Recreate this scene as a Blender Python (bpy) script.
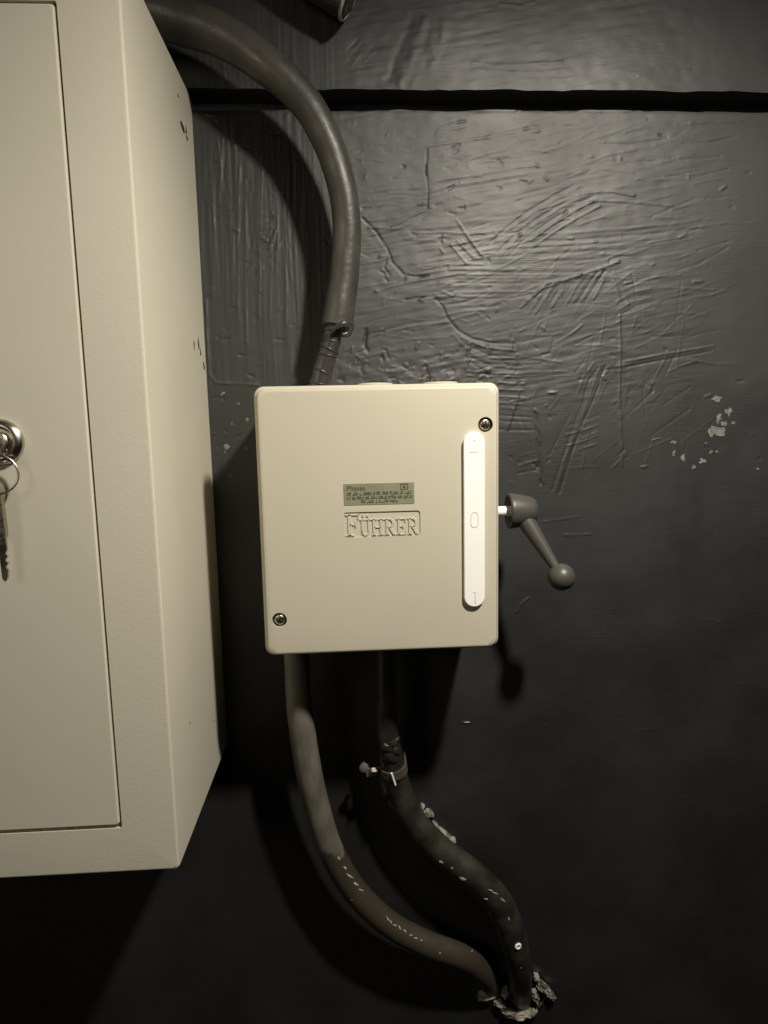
import bpy, bmesh, math, random
import numpy as np
from mathutils import Vector, Matrix
from mathutils.bvhtree import BVHTree

for o in list(bpy.data.objects):
    bpy.data.objects.remove(o, do_unlink=True)
random.seed(7)
rng = np.random.default_rng(11)
scene = bpy.context.scene
COL = scene.collection

# ------------------------------------------------------------------ camera
F = 650.0
CAM = Vector((0.0756, -0.6572, 0.193))
YAW, PITCH, ROLL = 0.0504, -0.1319, -0.0210
fw = Vector((math.sin(YAW)*math.cos(PITCH), math.cos(YAW)*math.cos(PITCH), math.sin(PITCH)))
ri = fw.cross(Vector((0, 0, 1))).normalized()
up = ri.cross(fw)
ri, up = (math.cos(ROLL)*ri + math.sin(ROLL)*up), (-math.sin(ROLL)*ri + math.cos(ROLL)*up)
cd = bpy.data.cameras.new('camera')
cam = bpy.data.objects.new('camera', cd)
COL.objects.link(cam)
cd.sensor_fit = 'VERTICAL'
cd.sensor_height = 36.0
cd.lens = F/1024*36.0
cd.clip_start = 0.01
m3 = Matrix((ri, up, -fw)).transposed()
cam.matrix_world = Matrix.Translation(CAM) @ m3.to_4x4()
scene.camera = cam

def ray(px, py):
    return (fw + ri*((px-384)/F) + up*(-(py-512)/F)).normalized()
def P(px, py, h=0.0):
    """point seen at a pixel, h metres in front of the wall face"""
    d = ray(px, py)
    return CAM + d*((-h-CAM.y)/d.y)
def PX(px, py, x):
    """point seen at a pixel on the vertical plane X = x"""
    d = ray(px, py)
    return CAM + d*((x-CAM.x)/d.x)

# ------------------------------------------------------------------ light
w = bpy.data.worlds.new('world'); scene.world = w
w.use_nodes = True
bg = w.node_tree.nodes['Background']
bg.inputs[0].default_value = (1.0, 0.93, 0.80, 1)
bg.inputs[1].default_value = 0.004
# a bare downward lamp close by, above and to the right of the frame
ld = bpy.data.lights.new('work_lamp', 'SPOT')
ld.energy = 44.0
ld.spot_size = math.radians(166)
ld.spot_blend = 1.0
ld.shadow_soft_size = 0.026
ld.color = (1.0, 0.94, 0.82)
lo = bpy.data.objects.new('work_lamp', ld)      
lo.location = (0.366, -0.517, 0.684)
lo.rotation_euler = (Vector((0.338, -0.1, -2.34))-lo.location).to_track_quat('-Z', 'Y').to_euler()   # hangs down, tipped a little to the wall
COL.objects.link(lo)
# added unseen soft fill, back and left of the camera, brightens the cabinet front
ld = bpy.data.lights.new('fill_light', 'POINT')
ld.energy = 11.0
ld.shadow_soft_size = 0.25
ld.color = (1.0, 0.90, 0.74)
lo = bpy.data.objects.new('fill_light', ld)
lo.location = (-0.90, -1.45, 0.60)
COL.objects.link(lo)

scene.view_settings.view_transform = 'Standard'
scene.view_settings.look = 'None'
scene.view_settings.gamma = 1.0
scene.view_settings.use_curve_mapping = False
scene.view_settings.exposure = 0.0

# ------------------------------------------------------------------ materials
def srgb(r, g, b):
    f = lambda c: (c/255/12.92) if c/255 <= 0.04045 else ((c/255+0.055)/1.055)**2.4
    return (f(r), f(g), f(b), 1)

def mat(name, col, rough=0.5, metal=0.0, spec=0.5, var=0.0, vscale=20.0, col2=None, bump=0.0, bscale=300.0, bdist=0.001, rvar=0.0, stretch=None, coat=0.0, ior=1.5):
    m = bpy.data.materials.new(name); m.use_nodes = True
    nt = m.node_tree; N = nt.nodes; L = nt.links
    b = N['Principled BSDF']
    b.inputs['Base Color'].default_value = col
    b.inputs['Roughness'].default_value = rough
    b.inputs['Metallic'].default_value = metal
    b.inputs['Specular IOR Level'].default_value = spec
    b.inputs['Coat Weight'].default_value = coat
    b.inputs['IOR'].default_value = ior
    tc = N.new('ShaderNodeTexCoord')
    src = tc.outputs['Object']
    if stretch:
        mp = N.new('ShaderNodeMapping'); mp.inputs['Scale'].default_value = stretch
        L.new(src, mp.inputs[0]); src = mp.outputs[0]
    if var > 0 or col2:
        n = N.new('ShaderNodeTexNoise'); n.inputs['Scale'].default_value = vscale; n.inputs['Detail'].default_value = 6
        L.new(src, n.inputs['Vector'])
        mx = N.new('ShaderNodeMix'); mx.data_type = 'RGBA'
        c2 = col2 if col2 else tuple(c*(1-var) for c in col[:3])+(1,)
        mx.inputs[6].default_value = col; mx.inputs[7].default_value = c2
        r = N.new('ShaderNodeMapRange'); r.inputs[1].default_value = 0.4; r.inputs[2].default_value = 0.65
        L.new(n.outputs['Fac'], r.inputs[0]); L.new(r.outputs[0], mx.inputs[0])
        L.new(mx.outputs[2], b.inputs['Base Color'])
        if rvar:
            r2 = N.new('ShaderNodeMapRange'); r2.inputs[1].default_value = 0.35; r2.inputs[2].default_value = 0.65
            r2.inputs[3].default_value = rough-rvar; r2.inputs[4].default_value = rough+rvar
            L.new(n.outputs['Fac'], r2.inputs[0]); L.new(r2.outputs[0], b.inputs['Roughness'])
    if bump > 0:
        n2 = N.new('ShaderNodeTexNoise'); n2.inputs['Scale'].default_value = bscale; n2.inputs['Detail'].default_value = 4
        L.new(src, n2.inputs['Vector'])
        bp = N.new('ShaderNodeBump'); bp.inputs['Strength'].default_value = bump; bp.inputs['Distance'].default_value = bdist
        L.new(n2.outputs['Fac'], bp.inputs['Height']); L.new(bp.outputs[0], b.inputs['Normal'])
    return m

M = {}
M['wall'] = mat('black_wall_paint', (0.0050, 0.0050, 0.0042, 1), 0.60, spec=0.5, ior=1.82, var=0.25, vscale=9, bump=0.10, bscale=420, bdist=0.0006, rvar=0.06)
# fine trowel drag lines, only as relief, fading in and out over the plaster
nt = M['wall'].node_tree; N = nt.nodes; L = nt.links
tcw = N.new('ShaderNodeTexCoord'); mpw = N.new('ShaderNodeMapping')
mpw.inputs['Rotation'].default_value = (0, math.radians(-9), 0); mpw.inputs['Scale'].default_value = (45, 1, 620)
nzw = N.new('ShaderNodeTexNoise'); nzw.inputs['Scale'].default_value = 1.0; nzw.inputs['Detail'].default_value = 3
L.new(tcw.outputs['Object'], mpw.inputs[0]); L.new(mpw.outputs[0], nzw.inputs['Vector'])
mkw = N.new('ShaderNodeTexNoise'); mkw.inputs['Scale'].default_value = 16; L.new(tcw.outputs['Object'], mkw.inputs['Vector'])
rgw = N.new('ShaderNodeMapRange'); rgw.inputs[1].default_value = 0.45; rgw.inputs[2].default_value = 0.65; rgw.inputs[4].default_value = 0.30
L.new(mkw.outputs['Fac'], rgw.inputs[0])
bpw = N.new('ShaderNodeBump'); bpw.inputs['Distance'].default_value = 0.0007
L.new(rgw.outputs[0], bpw.inputs['Strength']); L.new(nzw.outputs['Fac'], bpw.inputs['Height'])
old = next(n for n in N if n.bl_idname == 'ShaderNodeBump' and n != bpw)
L.new(bpw.outputs[0], old.inputs['Normal'])
M['plaster'] = mat('bare_plaster', (0.19, 0.18, 0.165, 1), 0.9, var=0.6, vscale=160, bump=0.6, bscale=500)
M['plaster_dirty'] = mat('dirty_plaster', (0.34, 0.31, 0.25, 1), 0.9, var=0.8, vscale=110, bump=0.8, bscale=420)
M['fleck'] = mat('pale_paint_fleck', (0.50, 0.47, 0.41, 1), 0.7, var=0.4, vscale=300)
M['cab'] = mat('cabinet_enamel', (0.625, 0.585, 0.475, 1), 0.42, var=0.05, vscale=6, bump=0.18, bscale=520, bdist=0.0006)
M['door'] = mat('door_enamel', (0.615, 0.58, 0.47, 1), 0.38, var=0.05, vscale=5, bump=0.10, bscale=420, bdist=0.0004)
M['rust'] = mat('bare_dark_steel', (0.02, 0.014, 0.01, 1), 0.7, var=0.5, vscale=300)
M['box'] = mat('beige_plastic', (0.525, 0.485, 0.385, 1), 0.40, var=0.03, vscale=8, bump=0.06, bscale=900, bdist=0.0003)
M['white'] = mat('white_plastic', (0.90, 0.88, 0.84, 1), 0.35, var=0.02, vscale=30)
M['mark'] = mat('grey_print', (0.42, 0.42, 0.42, 1), 0.5, var=0.2, vscale=300)
M['plate'] = mat('olive_foil_plate', (0.30, 0.30, 0.20, 1), 0.42, metal=0.25, var=0.12, vscale=60)
M['ink'] = mat('black_ink', (0.045, 0.045, 0.03, 1), 0.6, var=0.3, vscale=300)
M['steel'] = mat('zinc_steel', (0.55, 0.50, 0.40, 1), 0.32, metal=1.0, var=0.4, vscale=500, rvar=0.1)
M['nickel'] = mat('nickel', (0.62, 0.57, 0.49, 1), 0.28, metal=1.0, var=0.15, vscale=80, rvar=0.06)
M['hole'] = mat('blackened_recess', (0.02, 0.018, 0.014, 1), 0.6, var=0.2, vscale=100)
M['handle'] = mat('grey_bakelite', (0.066, 0.061, 0.053, 1), 0.42, var=0.15, vscale=60, bump=0.08, bscale=700, bdist=0.0004)
M['hose'] = mat('grey_black_hose', (0.058, 0.054, 0.046, 1), 0.42, spec=0.5, col2=(0.026, 0.025, 0.021, 1), vscale=26, bump=0.35, bscale=160, bdist=0.0012, rvar=0.1)
M['tape'] = mat('black_tape', (0.035, 0.034, 0.031, 1), 0.33, var=0.4, vscale=90, bump=0.4, bscale=120, bdist=0.001, rvar=0.1)
M['cable'] = mat('painted_cable', (0.125, 0.112, 0.090, 1), 0.46, col2=(0.062, 0.055, 0.044, 1), vscale=60, stretch=(1, 1, 0.35), bump=0.35, bscale=180, bdist=0.0012, rvar=0.12)
M['pipe'] = mat('black_pipe', (0.018, 0.017, 0.013, 1), 0.40, col2=(0.036, 0.033, 0.026, 1), vscale=45, bump=0.35, bscale=150, bdist=0.0012, rvar=0.1)

# ------------------------------------------------------------------ helpers
def link(name, me, m, parent=None, smooth=True):
    if m: me.materials.append(m)
    o = bpy.data.objects.new(name, me); COL.objects.link(o)
    if parent: o.parent = parent
    if smooth:
        for p in me.polygons: p.use_smooth = True
    return o
def from_bm(name, bm, m, parent=None, smooth=True, angle=None, wn=False):
    """bm is in world coordinates; the object gets its origin at the parent's (an empty at its base)"""
    bmesh.ops.recalc_face_normals(bm, faces=bm.faces)
    me = bpy.data.meshes.new(name); bm.to_mesh(me); bm.free()
    o = link(name, me, m, parent, smooth)
    if smooth and angle:
        me.set_sharp_from_angle(angle=math.radians(angle))
    if wn:
        md = o.modifiers.new('weighted_normal', 'WEIGHTED_NORMAL'); md.keep_sharp = True; md.weight = 100
    off = origin_of(parent) if parent else None
    if off is not None:
        me.transform(Matrix.Translation(-off))
    return o
def origin_of(o):
    v = Vector((0, 0, 0))
    while o:
        v = v + o.location; o = o.parent
    return v
def empty(name, loc, label, cat, group=None):
    o = bpy.data.objects.new(name, None); COL.objects.link(o)
    o.location = loc; o.empty_display_size = 0.02
    tag(o, label, cat, group); return o
def tag(o, label=None, cat=None, group=None, kind=None):
    for k, v in (('label', label), ('category', cat), ('group', group), ('kind', kind)):
        if v: o[k] = v
    return o

def box_bm(bm, x0, x1, y0, y1, z0, z1, bev=0.0, seg=2):
    r = bmesh.ops.create_cube(bm, size=1.0)
    vs = r['verts']
    for v in vs:
        v.co = Vector(((x0+x1)/2+v.co.x*(x1-x0), (y0+y1)/2+v.co.y*(y1-y0), (z0+z1)/2+v.co.z*(z1-z0)))
    if bev > 0:
        es = list({e for v in vs for e in v.link_edges})
        bmesh.ops.bevel(bm, geom=es, offset=bev, segments=seg, affect='EDGES', profile=0.5)
def rrect(x0, x1, z0, z1, r, n=6):
    pts = []
    for cx, cz, a0 in ((x1-r, z1-r, 0), (x0+r, z1-r, 90), (x0+r, z0+r, 180), (x1-r, z0+r, 270)):
        for k in range(n+1):
            a = math.radians(a0+90*k/n)
            pts.append((cx+r*math.cos(a), cz+r*math.sin(a)))
    return pts
def circ(cx, cz, r, n=24):
    return [(cx+r*math.cos(2*math.pi*k/n), cz+r*math.sin(2*math.pi*k/n)) for k in range(n)]
def loop(bm, pts, y):
    return [bm.verts.new((p[0], y, p[1])) for p in pts]
def bridge(bm, a, b):
    n = len(a)
    for i in range(n):
        bm.faces.new((a[i], a[(i+1) % n], b[(i+1) % n], b[i]))
def loop_edges(bm, a):
    out = []
    for i in range(len(a)):
        e = bm.edges.get((a[i], a[(i+1) % len(a)]))
        out.append(e or bm.edges.new((a[i], a[(i+1) % len(a)])))
    return out
def lathe(bm, c, axis, prof, n=32):
    """prof: list of (distance along axis, radius)"""
    axis = axis.normalized()
    u = axis.orthogonal().normalized(); v = axis.cross(u)
    rings = []
    for d, r in prof:
        if r < 1e-6: rings.append([bm.verts.new(c+axis*d)])
        else: rings.append([bm.verts.new(c+axis*d+(u*math.cos(2*math.pi*k/n)+v*math.sin(2*math.pi*k/n))*r) for k in range(n)])
    for a, b in zip(rings, rings[1:]):
        if len(a) == 1 and len(b) == 1: continue
        for k in range(n):
            q = [a[0]] if len(a) == 1 else [a[k], a[(k+1) % n]]
            q2 = [b[0]] if len(b) == 1 else [b[(k+1) % n], b[k]]
            bm.faces.new(q+q2)
def catmull(pts, per=14):
    """pts: list of tuples (any length) -> dense list of numpy arrays"""
    A = [np.array(p, float) for p in pts]
    A = [2*A[0]-A[1]]+A+[2*A[-1]-A[-2]]
    out = []
    for i in range(1, len(A)-2):
        p0, p1, p2, p3 = A[i-1:i+3]
        for k in range(per):
            t = k/per
            out.append(0.5*((2*p1)+(-p0+p2)*t+(2*p0-5*p1+4*p2-p3)*t*t+(-p0+3*p1-3*p2+p3)*t**3))
    out.append(A[-2]); return out
def tube(bm, path, rad, n=28, cap=True, wob=0.0, seed=0, endcut=None):
    """path: list of Vector; rad: list of radii. parallel transported rings"""
    r0 = random.Random(seed)
    ph = [r0.uniform(0, 6.28) for _ in range(8)]
    T = []
    for i in range(len(path)):
        a = path[max(0, i-1)]; b = path[min(len(path)-1, i+1)]
        T.append((b-a).normalized())
    u = T[0].orthogonal().normalized(); rings = []; s = 0
    for i, p in enumerate(path):
        if i: s += (p-path[i-1]).length
        u = (u-T[i]*u.dot(T[i])).normalized(); v = T[i].cross(u)
        ring = []
        for k in range(n):
            a = 2*math.pi*k/n
            r = rad[i]*(1+wob*(math.sin(s*70+ph[0]+2*a)*0.5+math.sin(s*180+ph[1]+a)*0.4+math.sin(s*33+ph[2]+3*a)*0.5))
            q = p+(u*math.cos(a)+v*math.sin(a))*r
            if endcut and i >= len(path)-endcut[0]:
                q = q+T[i]*endcut[1]*math.sin(a+endcut[2])*(1-(len(path)-1-i)/endcut[0])
            ring.append(bm.verts.new(q))
        rings.append(ring)
    for a, b in zip(rings, rings[1:]):
        for k in range(n):
            bm.faces.new((a[k], a[(k+1) % n], b[(k+1) % n], b[k]))
    if cap:
        bm.faces.new(rings[0]); bm.faces.new(list(reversed(rings[-1])))
    return rings
def pix_path(pts, per=14):
    """pts: (px, py, h, radius) -> world path and radii"""
    W = [(*P(a, b, h), r) for a, b, h, r in pts]
    D = catmull(W, per)
    return [Vector(d[:3]) for d in D], [float(d[3]) for d in D]
_bvh = {}
def surf(o, px, py):
    """surface point and normal of a mesh object under a pixel's ray"""
    if o.name not in _bvh:
        off = origin_of(o)
        _bvh[o.name] = BVHTree.FromPolygons([v.co+off for v in o.data.vertices], [p.vertices[:] for p in o.data.polygons])
    d = ray(px, py)
    hit = _bvh[o.name].ray_cast(CAM, d)
    if hit[0] is None: return None
    n = hit[1]
    return hit[0], (n if n.dot(d) < 0 else -n)
def flake(name, c, nrm, sx, sz, rot, m, parent, thick=0.0008, n=9, seed=0, jag=0.35, dome=0.4):
    """an irregular thin chip lying on a surface"""
    r = random.Random(seed)
    upv = Vector((0, 0, 1)); a = upv.cross(nrm)
    a = a.normalized() if a.length > 1e-4 else Vector((1, 0, 0))
    b = nrm.cross(a)
    ca, sa = math.cos(rot), math.sin(rot)
    a, b = a*ca+b*sa, b*ca-a*sa
    bm = bmesh.new(); lo_, hi_ = [], []
    for k in range(n):
        t = 2*math.pi*k/n; q = 1+r.uniform(-jag, jag)
        d = a*math.cos(t)*sx*q+b*math.sin(t)*sz*q
        lo_.append(bm.verts.new(c+d-nrm*0.0006))
        hi_.append(bm.verts.new(c+d*0.85+nrm*thick*r.uniform(0.6, 1.2)))
    bridge(bm, lo_, hi_)
    t = bm.verts.new(c+nrm*thick*(1+dome))
    for k in range(n): bm.faces.new((hi_[k], hi_[(k+1) % n], t))
    bm.faces.new(list(reversed(lo_)))
    return from_bm(name, bm, m, parent, smooth=False)

# ------------------------------------------------------------------ wall with real relief
ZG1 = 0.5063; ZG2 = 0.4881                     # the horizontal channel
STEP = 0.00105
fx0, fx1 = -0.10, P(768, 500).x+0.05
fz0, fz1 = P(384, 1024).z-0.05, P(384, 0).z+0.05
coarse = lambda a, b, n: list(np.linspace(a, b, n))
xs = np.array(coarse(-1.4, fx0, 40)[:-1]+list(np.arange(fx0, fx1, STEP))+coarse(fx1, 1.7, 40))
zl = np.array(coarse(-1.3, fz0, 40)[:-1]+list(np.arange(fz0, ZG2-0.0004, STEP))+[ZG2])
zu = np.array([ZG1]+list(np.arange(ZG1+STEP, fz1, STEP))+coarse(fz1, 1.5, 40))

def vnoise(X, Z, sx, sz, seed):
    """smooth value noise, cell size sx by sz metres"""
    g = np.random.default_rng(seed)
    u = X/sx+1000; v = Z/sz+1000
    iu = np.floor(u).astype(int); iv = np.floor(v).astype(int)
    fu = u-iu; fv = v-iv
    fu = fu*fu*(3-2*fu); fv = fv*fv*(3-2*fv)
    T = g.uniform(-1, 1, (512, 512))
    q = lambda a, b: T[(iu+a) % 512, (iv+b) % 512]
    return (q(0, 0)*(1-fu)+q(1, 0)*fu)*(1-fv)+(q(0, 1)*(1-fu)+q(1, 1)*fu)*fv
def sm(x, a, b):
    t = np.clip((x-a)/(b-a), 0, 1); return t*t*(3-2*t)

STROKES = []      # (pixel polyline, width m, height m)   height > 0 is a ridge, < 0 a crack
def S(pts, wd, ht): STROKES.append((pts, max(wd*0.72, 0.0008), ht*0.72))
def bundle(pts, n, dx, dy, wd, ht, jit=2.0, seed=0):
    r = random.Random(seed)
    for k in range(n):
        a = r.uniform(-jit, jit); b = r.uniform(-jit, jit)
        i0 = 0
        q = [(p[0]+dx*k+a+r.uniform(-1, 1), p[1]+dy*k+b+r.uniform(-0.7, 0.7)) for p in pts]
        if r.random() < 0.3 and len(q) > 2: q = q[1:]
        S(q, wd*r.uniform(0.7, 1.3), ht*r.uniform(0.4, 1.3)*(1 if r.random() < 0.7 else -0.8))
# cracks
S([(427, 150), (426, 172), (428, 190), (427, 208)], 0.0011, -0.0014)
S([(362, 218), (376, 232), (388, 250), (392, 262), (404, 275), (418, 277), (428, 276)], 0.0013, -0.0016)
S([(388, 252), (384, 268), (390, 276)], 0.001, -0.001)
S([(405, 300), (420, 298), (434, 297), (442, 306), (447, 318), (458, 331), (472, 339), (490, 343), (514, 344)], 0.0013, -0.0015)
S([(434, 298), (443, 292), (452, 296)], 0.0011, 0.001)
S([(366, 330), (364, 345), (368, 352)], 0.0022, -0.0028)
S([(425, 366), (429, 378), (427, 384)], 0.0018, -0.002)
# trowel strokes
S([(392, 227), (412, 216), (432, 207)], 0.0012, 0.0009)
S([(396, 232), (420, 222), (436, 210)], 0.001, -0.0007)
bundle([(440, 226), (452, 244), (467, 262)], 4, 5, -2, 0.0012, 0.0009, 1.5, 1)
bundle([(486, 245), (504, 226), (526, 210), (552, 194), (572, 184)], 7, 5, 3.4, 0.0012, 0.0010, 2, 2)
S([(540, 210), (556, 205), (585, 193), (612, 192), (634, 196)], 0.0014, 0.0012)
S([(540, 213), (562, 207), (600, 201), (640, 203), (672, 206)], 0.0012, 0.0008)
bundle([(430, 250), (500, 236), (580, 232), (660, 226), (700, 220)], 6, -3, 5.2, 0.0014, 0.0005, 4, 3)
bundle([(400, 270), (450, 262), (520, 262), (600, 262)], 8, 2, 4.5, 0.0012, 0.0005, 4, 4)
bundle([(410, 186), (450, 176), (500, 168), (560, 160)], 6, 3, 6, 0.0014, 0.0004, 5, 5)
bundle([(420, 140), (480, 132), (545, 118)], 5, 4, 7, 0.0014, 0.0005, 5, 6)
S([(533, 296), (546, 284), (566, 280), (590, 272), (618, 262)], 0.0018, 0.0015)
S([(520, 308), (540, 290), (556, 284)], 0.0014, 0.0010)
bundle([(550, 283), (541, 296), (530, 314)], 13, 5.2, -1.2, 0.0011, 0.0011, 1.4, 7)
bundle([(604, 268), (612, 280), (618, 300)], 4, 3, 1, 0.0011, 0.0007, 1.5, 17)
bundle([(617, 301), (632, 292), (650, 288)], 4, 1, 4.5, 0.0012, 0.0009, 1.5, 8)
bundle([(447, 322), (462, 338), (484, 349), (515, 351)], 5, 3, 7, 0.0012, 0.0010, 1.5, 9)
bundle([(462, 358), (490, 360), (516, 361)], 12, 1.5, 6.2, 0.0010, 0.0008, 1.6, 10)
S([(516, 326), (517, 345), (516, 372), (518, 396), (507, 430)], 0.0014, 0.0011)
S([(557, 342), (571, 334), (582, 325)], 0.0012, 0.0009)
S([(624, 362), (660, 355), (714, 346)], 0.0011, 0.0010)
S([(626, 367), (662, 360), (712, 351)], 0.0009, -0.0007)
S([(619, 316), (620, 350), (619, 400), (621, 440), (622, 466)], 0.0014, 0.0011)
bundle([(597, 364), (586, 396), (574, 424), (562, 458), (552, 490)], 3, 4, 1.5, 0.0012, 0.0012, 0.8, 12)
bundle([(578, 392), (584, 378), (594, 364)], 4, 6, 3, 0.001, 0.0007, 1.5, 13)
S([(535, 413), (537, 440), (541, 484)], 0.0014, -0.0012)
S([(537, 413), (539, 440), (543, 484)], 0.0012, 0.0009)
bundle([(570, 424), (584, 420), (600, 414)], 6, -1, 6, 0.001, 0.0005, 2, 14)
bundle([(508, 410), (516, 430), (520, 455)], 5, 5, 1, 0.0012, 0.0005, 2.5, 15)
bundle([(505, 462), (520, 456), (536, 452)], 3, 0, 9, 0.001, 0.0006, 2, 16)
S([(510, 402), (530, 398)], 0.001, 0.0008); S([(563, 535), (590, 534)], 0.0008, 0.0006)
S([(516, 612), (521, 604), (528, 598)], 0.0012, 0.0009)
S([(540, 522), (556, 520), (580, 516)], 0.0008, 0.0004); S([(640, 730), (655, 729)], 0.0008, 0.0005)
S([(463, 722), (472, 723)], 0.001, 0.0008)
# scratches left of the conduit and the patch edge there
S([(206, 300), (207, 340), (209, 374), (216, 383), (258, 385)], 0.0014, 0.0009)
for k in range(34):
    x = 205+k*3.4+rng.uniform(-1, 1); y0 = rng.uniform(115, 220); y1 = y0+rng.uniform(50, 170)
    S([(x, y0), (x+rng.uniform(-3, 3), (y0+y1)/2), (x+rng.uniform(-4, 4), min(y1, 378))], 0.0010*rng.uniform(0.7, 1.3), 0.0005*rng.uniform(0.5, 1.4)*rng.choice([1, 1, -1]))
bundle([(247, 262), (258, 250), (268, 240), (274, 226)], 4, 2, 3, 0.0012, 0.0008, 3, 21)
S([(262, 230), (270, 226), (276, 232), (268, 242), (262, 238)], 0.0012, 0.0009)
# smears on the upper strip
bundle([(386, 80), (396, 56), (404, 34), (408, 18)], 4, 13, 1, 0.0065, 0.0011, 3.5, 22)
bundle([(470, 60), (510, 62), (560, 60)], 4, 4, 6, 0.0016, 0.0005, 3, 23)
bundle([(340, 60), (348, 48), (358, 38)], 4, 5, 4, 0.0012, 0.0006, 2, 24)
S([(500, 4), (520, 6), (534, 2)], 0.0018, 0.0009); S([(638, 76), (660, 70), (690, 70)], 0.0015, 0.0005)
# random nicks
for k in range(330):
    x = rng.uniform(200, 760); y = rng.uniform(112, 470)
    if 255 < x < 500 and y > 380: continue
    if x > 640 and rng.random() < 0.6: continue
    a = rng.uniform(0, 6.28); l = rng.uniform(2, 9)
    S([(x, y), (x+l*math.cos(a), y+l*math.sin(a)*0.6)], 0.0011*rng.uniform(0.6, 1.6), 0.0010*rng.uniform(0.3, 1.4)*rng.choice([1, -1]))
for k in range(75):                            # crumbly ground just above the switch box
    x = rng.uniform(335, 520); y = 384-abs(rng.normal(0, 22))
    a = rng.normal(0, 0.7); l = rng.uniform(2, 10)
    S([(x, y), (x+l*math.cos(a)*0.6, y+l*math.sin(a)+rng.uniform(-2, 2)), (x+l*math.cos(a), y+l*math.sin(a))], 0.0013*rng.uniform(0.6, 1.6), 0.0013*rng.uniform(0.3, 1.3)*rng.choice([1, -1]))
for k in range(60):                            # faint marks on the lower dark part
    x = rng.uniform(505, 760); y = rng.uniform(480, 900)
    a = rng.uniform(0, 6.28); l = rng.uniform(2, 10)
    S([(x, y), (x+l*math.cos(a), y+l*math.sin(a))], 0.001, 0.0004*rng.uniform(0.3, 1.2))

for k in range(230):                           # fine trowel streaks
    x = rng.uniform(345, 700); y = rng.uniform(116, 380); l = rng.uniform(12, 70); a = -0.17+rng.normal(0, 0.16)
    c = rng.uniform(-0.08, 0.08)*l
    S([(x, y), (x+l*0.5*math.cos(a), y+l*0.5*math.sin(a)+c), (x+l*math.cos(a), y+l*math.sin(a))], 0.0010, 0.00042*rng.uniform(0.4, 1.3)*rng.choice([1, 1, -1]))
for k in range(70):                            # finer, more upright ones lower down and on the right
    x = rng.uniform(510, 690); y = rng.uniform(270, 480); l = rng.uniform(12, 50); a = -1.1+rng.normal(0, 0.4)
    S([(x, y), (x+l*math.cos(a), y+l*math.sin(a))], 0.0010, 0.00036*rng.uniform(0.4, 1.3)*rng.choice([1, 1, -1]))

def relief(xa, za):
    X, Z = np.meshgrid(xa, za)                 # rows = z
    h = 0.0014*vnoise(X, Z, 0.16, 0.13, 1)+0.0004*vnoise(X, Z, 0.05, 0.045, 2)+0.00010*vnoise(X, Z, 0.016, 0.013, 3)
    xl, xr = P(200, 250).x, P(335, 250).x
    zt, zb = P(300, 110).z, P(300, 385).z
    left = sm(X, xl-0.02, xl)*(1-sm(X, xr-0.02, xr+0.02))*sm(Z, zb-0.01, zb+0.01)
    h += left*(0.00015*vnoise(X, Z, 0.0040, 0.09, 4)+0.00014*vnoise(X, Z, 0.0022, 0.06, 5))
    mid = sm(X, xr-0.01, xr+0.03)*(1-sm(X, P(640, 250).x, P(740, 250).x))*sm(Z, P(560, 430).z, P(560, 380).z)
    U = X+0.16*Z; V = Z-0.16*X                 # trowel direction, slightly rising to the right
    h += mid*(0.00012*vnoise(U, V, 0.050, 0.0045, 6)+0.00010*vnoise(U, V, 0.022, 0.0026, 7)+0.00016*vnoise(X, Z, 0.009, 0.007, 8))
    low = 1-sm(Z, P(560, 480).z, P(560, 400).z)
    h += low*0.00012*vnoise(X, Z, 0.012, 0.05, 9)
    crumb = np.exp(-((Z-P(430, 372).z)/0.024)**2)*sm(X, P(330, 370).x, P(350, 370).x)*(1-sm(X, P(500, 370).x, P(530, 370).x))
    h += crumb*(0.0004*vnoise(X, Z, 0.014, 0.006, 10)+0.00016*vnoise(X, Z, 0.005, 0.003, 12))
    for pts, wd, ht in STROKES:
        q = [P(a, b) for a, b in pts]; q = [(v.x, v.z) for v in q]
        m = wd*2.6
        i0, i1 = np.searchsorted(xa, [min(p[0] for p in q)-m, max(p[0] for p in q)+m])
        j0, j1 = np.searchsorted(za, [min(p[1] for p in q)-m, max(p[1] for p in q)+m])
        if i1 <= i0 or j1 <= j0: continue
        sx, sz = X[j0:j1, i0:i1], Z[j0:j1, i0:i1]
        d2 = np.full(sx.shape, 1e9)
        for a, b in zip(q, q[1:]):
            ex, ez = b[0]-a[0], b[1]-a[1]; L2 = ex*ex+ez*ez+1e-12
            t = np.clip(((sx-a[0])*ex+(sz-a[1])*ez)/L2, 0, 1)
            d2 = np.minimum(d2, (sx-a[0]-t*ex)**2+(sz-a[1]-t*ez)**2)
        h[j0:j1, i0:i1] += ht*np.exp(-d2/(wd*wd))*(0.75+0.5*vnoise(sx, sz, 0.006, 0.006, 31))
    # broken hole where the two lower cables enter the wall
    c = P(516, 990)
    e = ((X-c.x)/0.034)**2+((Z-c.z)/0.026)**2
    e = e+0.5*vnoise(X, Z, 0.012, 0.012, 14)
    h -= 0.030*(1-sm(e, 0.55, 1.15))
    h += 0.004*np.exp(-((e-1.25)/0.35)**2)*(0.6+0.6*vnoise(X, Z, 0.007, 0.007, 15))
    return X, Z, h
Xl, Zl, Hl = relief(xs, zl)
Xu, Zu, Hu = relief(xs, zu)
wav = lambda x, s: 0.0008*vnoise(x, x*0, 0.045, 1, s)+0.0005*vnoise(x, x*0, 0.012, 1, s+1)
def edge_shift(Z, z0, w_, s):                  # ragged lips of the channel
    f = np.exp(-np.abs(Z-z0)/0.006)
    return Z+f*w_
Zl = edge_shift(Zl, ZG2, wav(xs, 41)[None, :], 0)
Zu = edge_shift(Zu, ZG1, wav(xs, 43)[None, :], 0)
GD = 0.028
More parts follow.
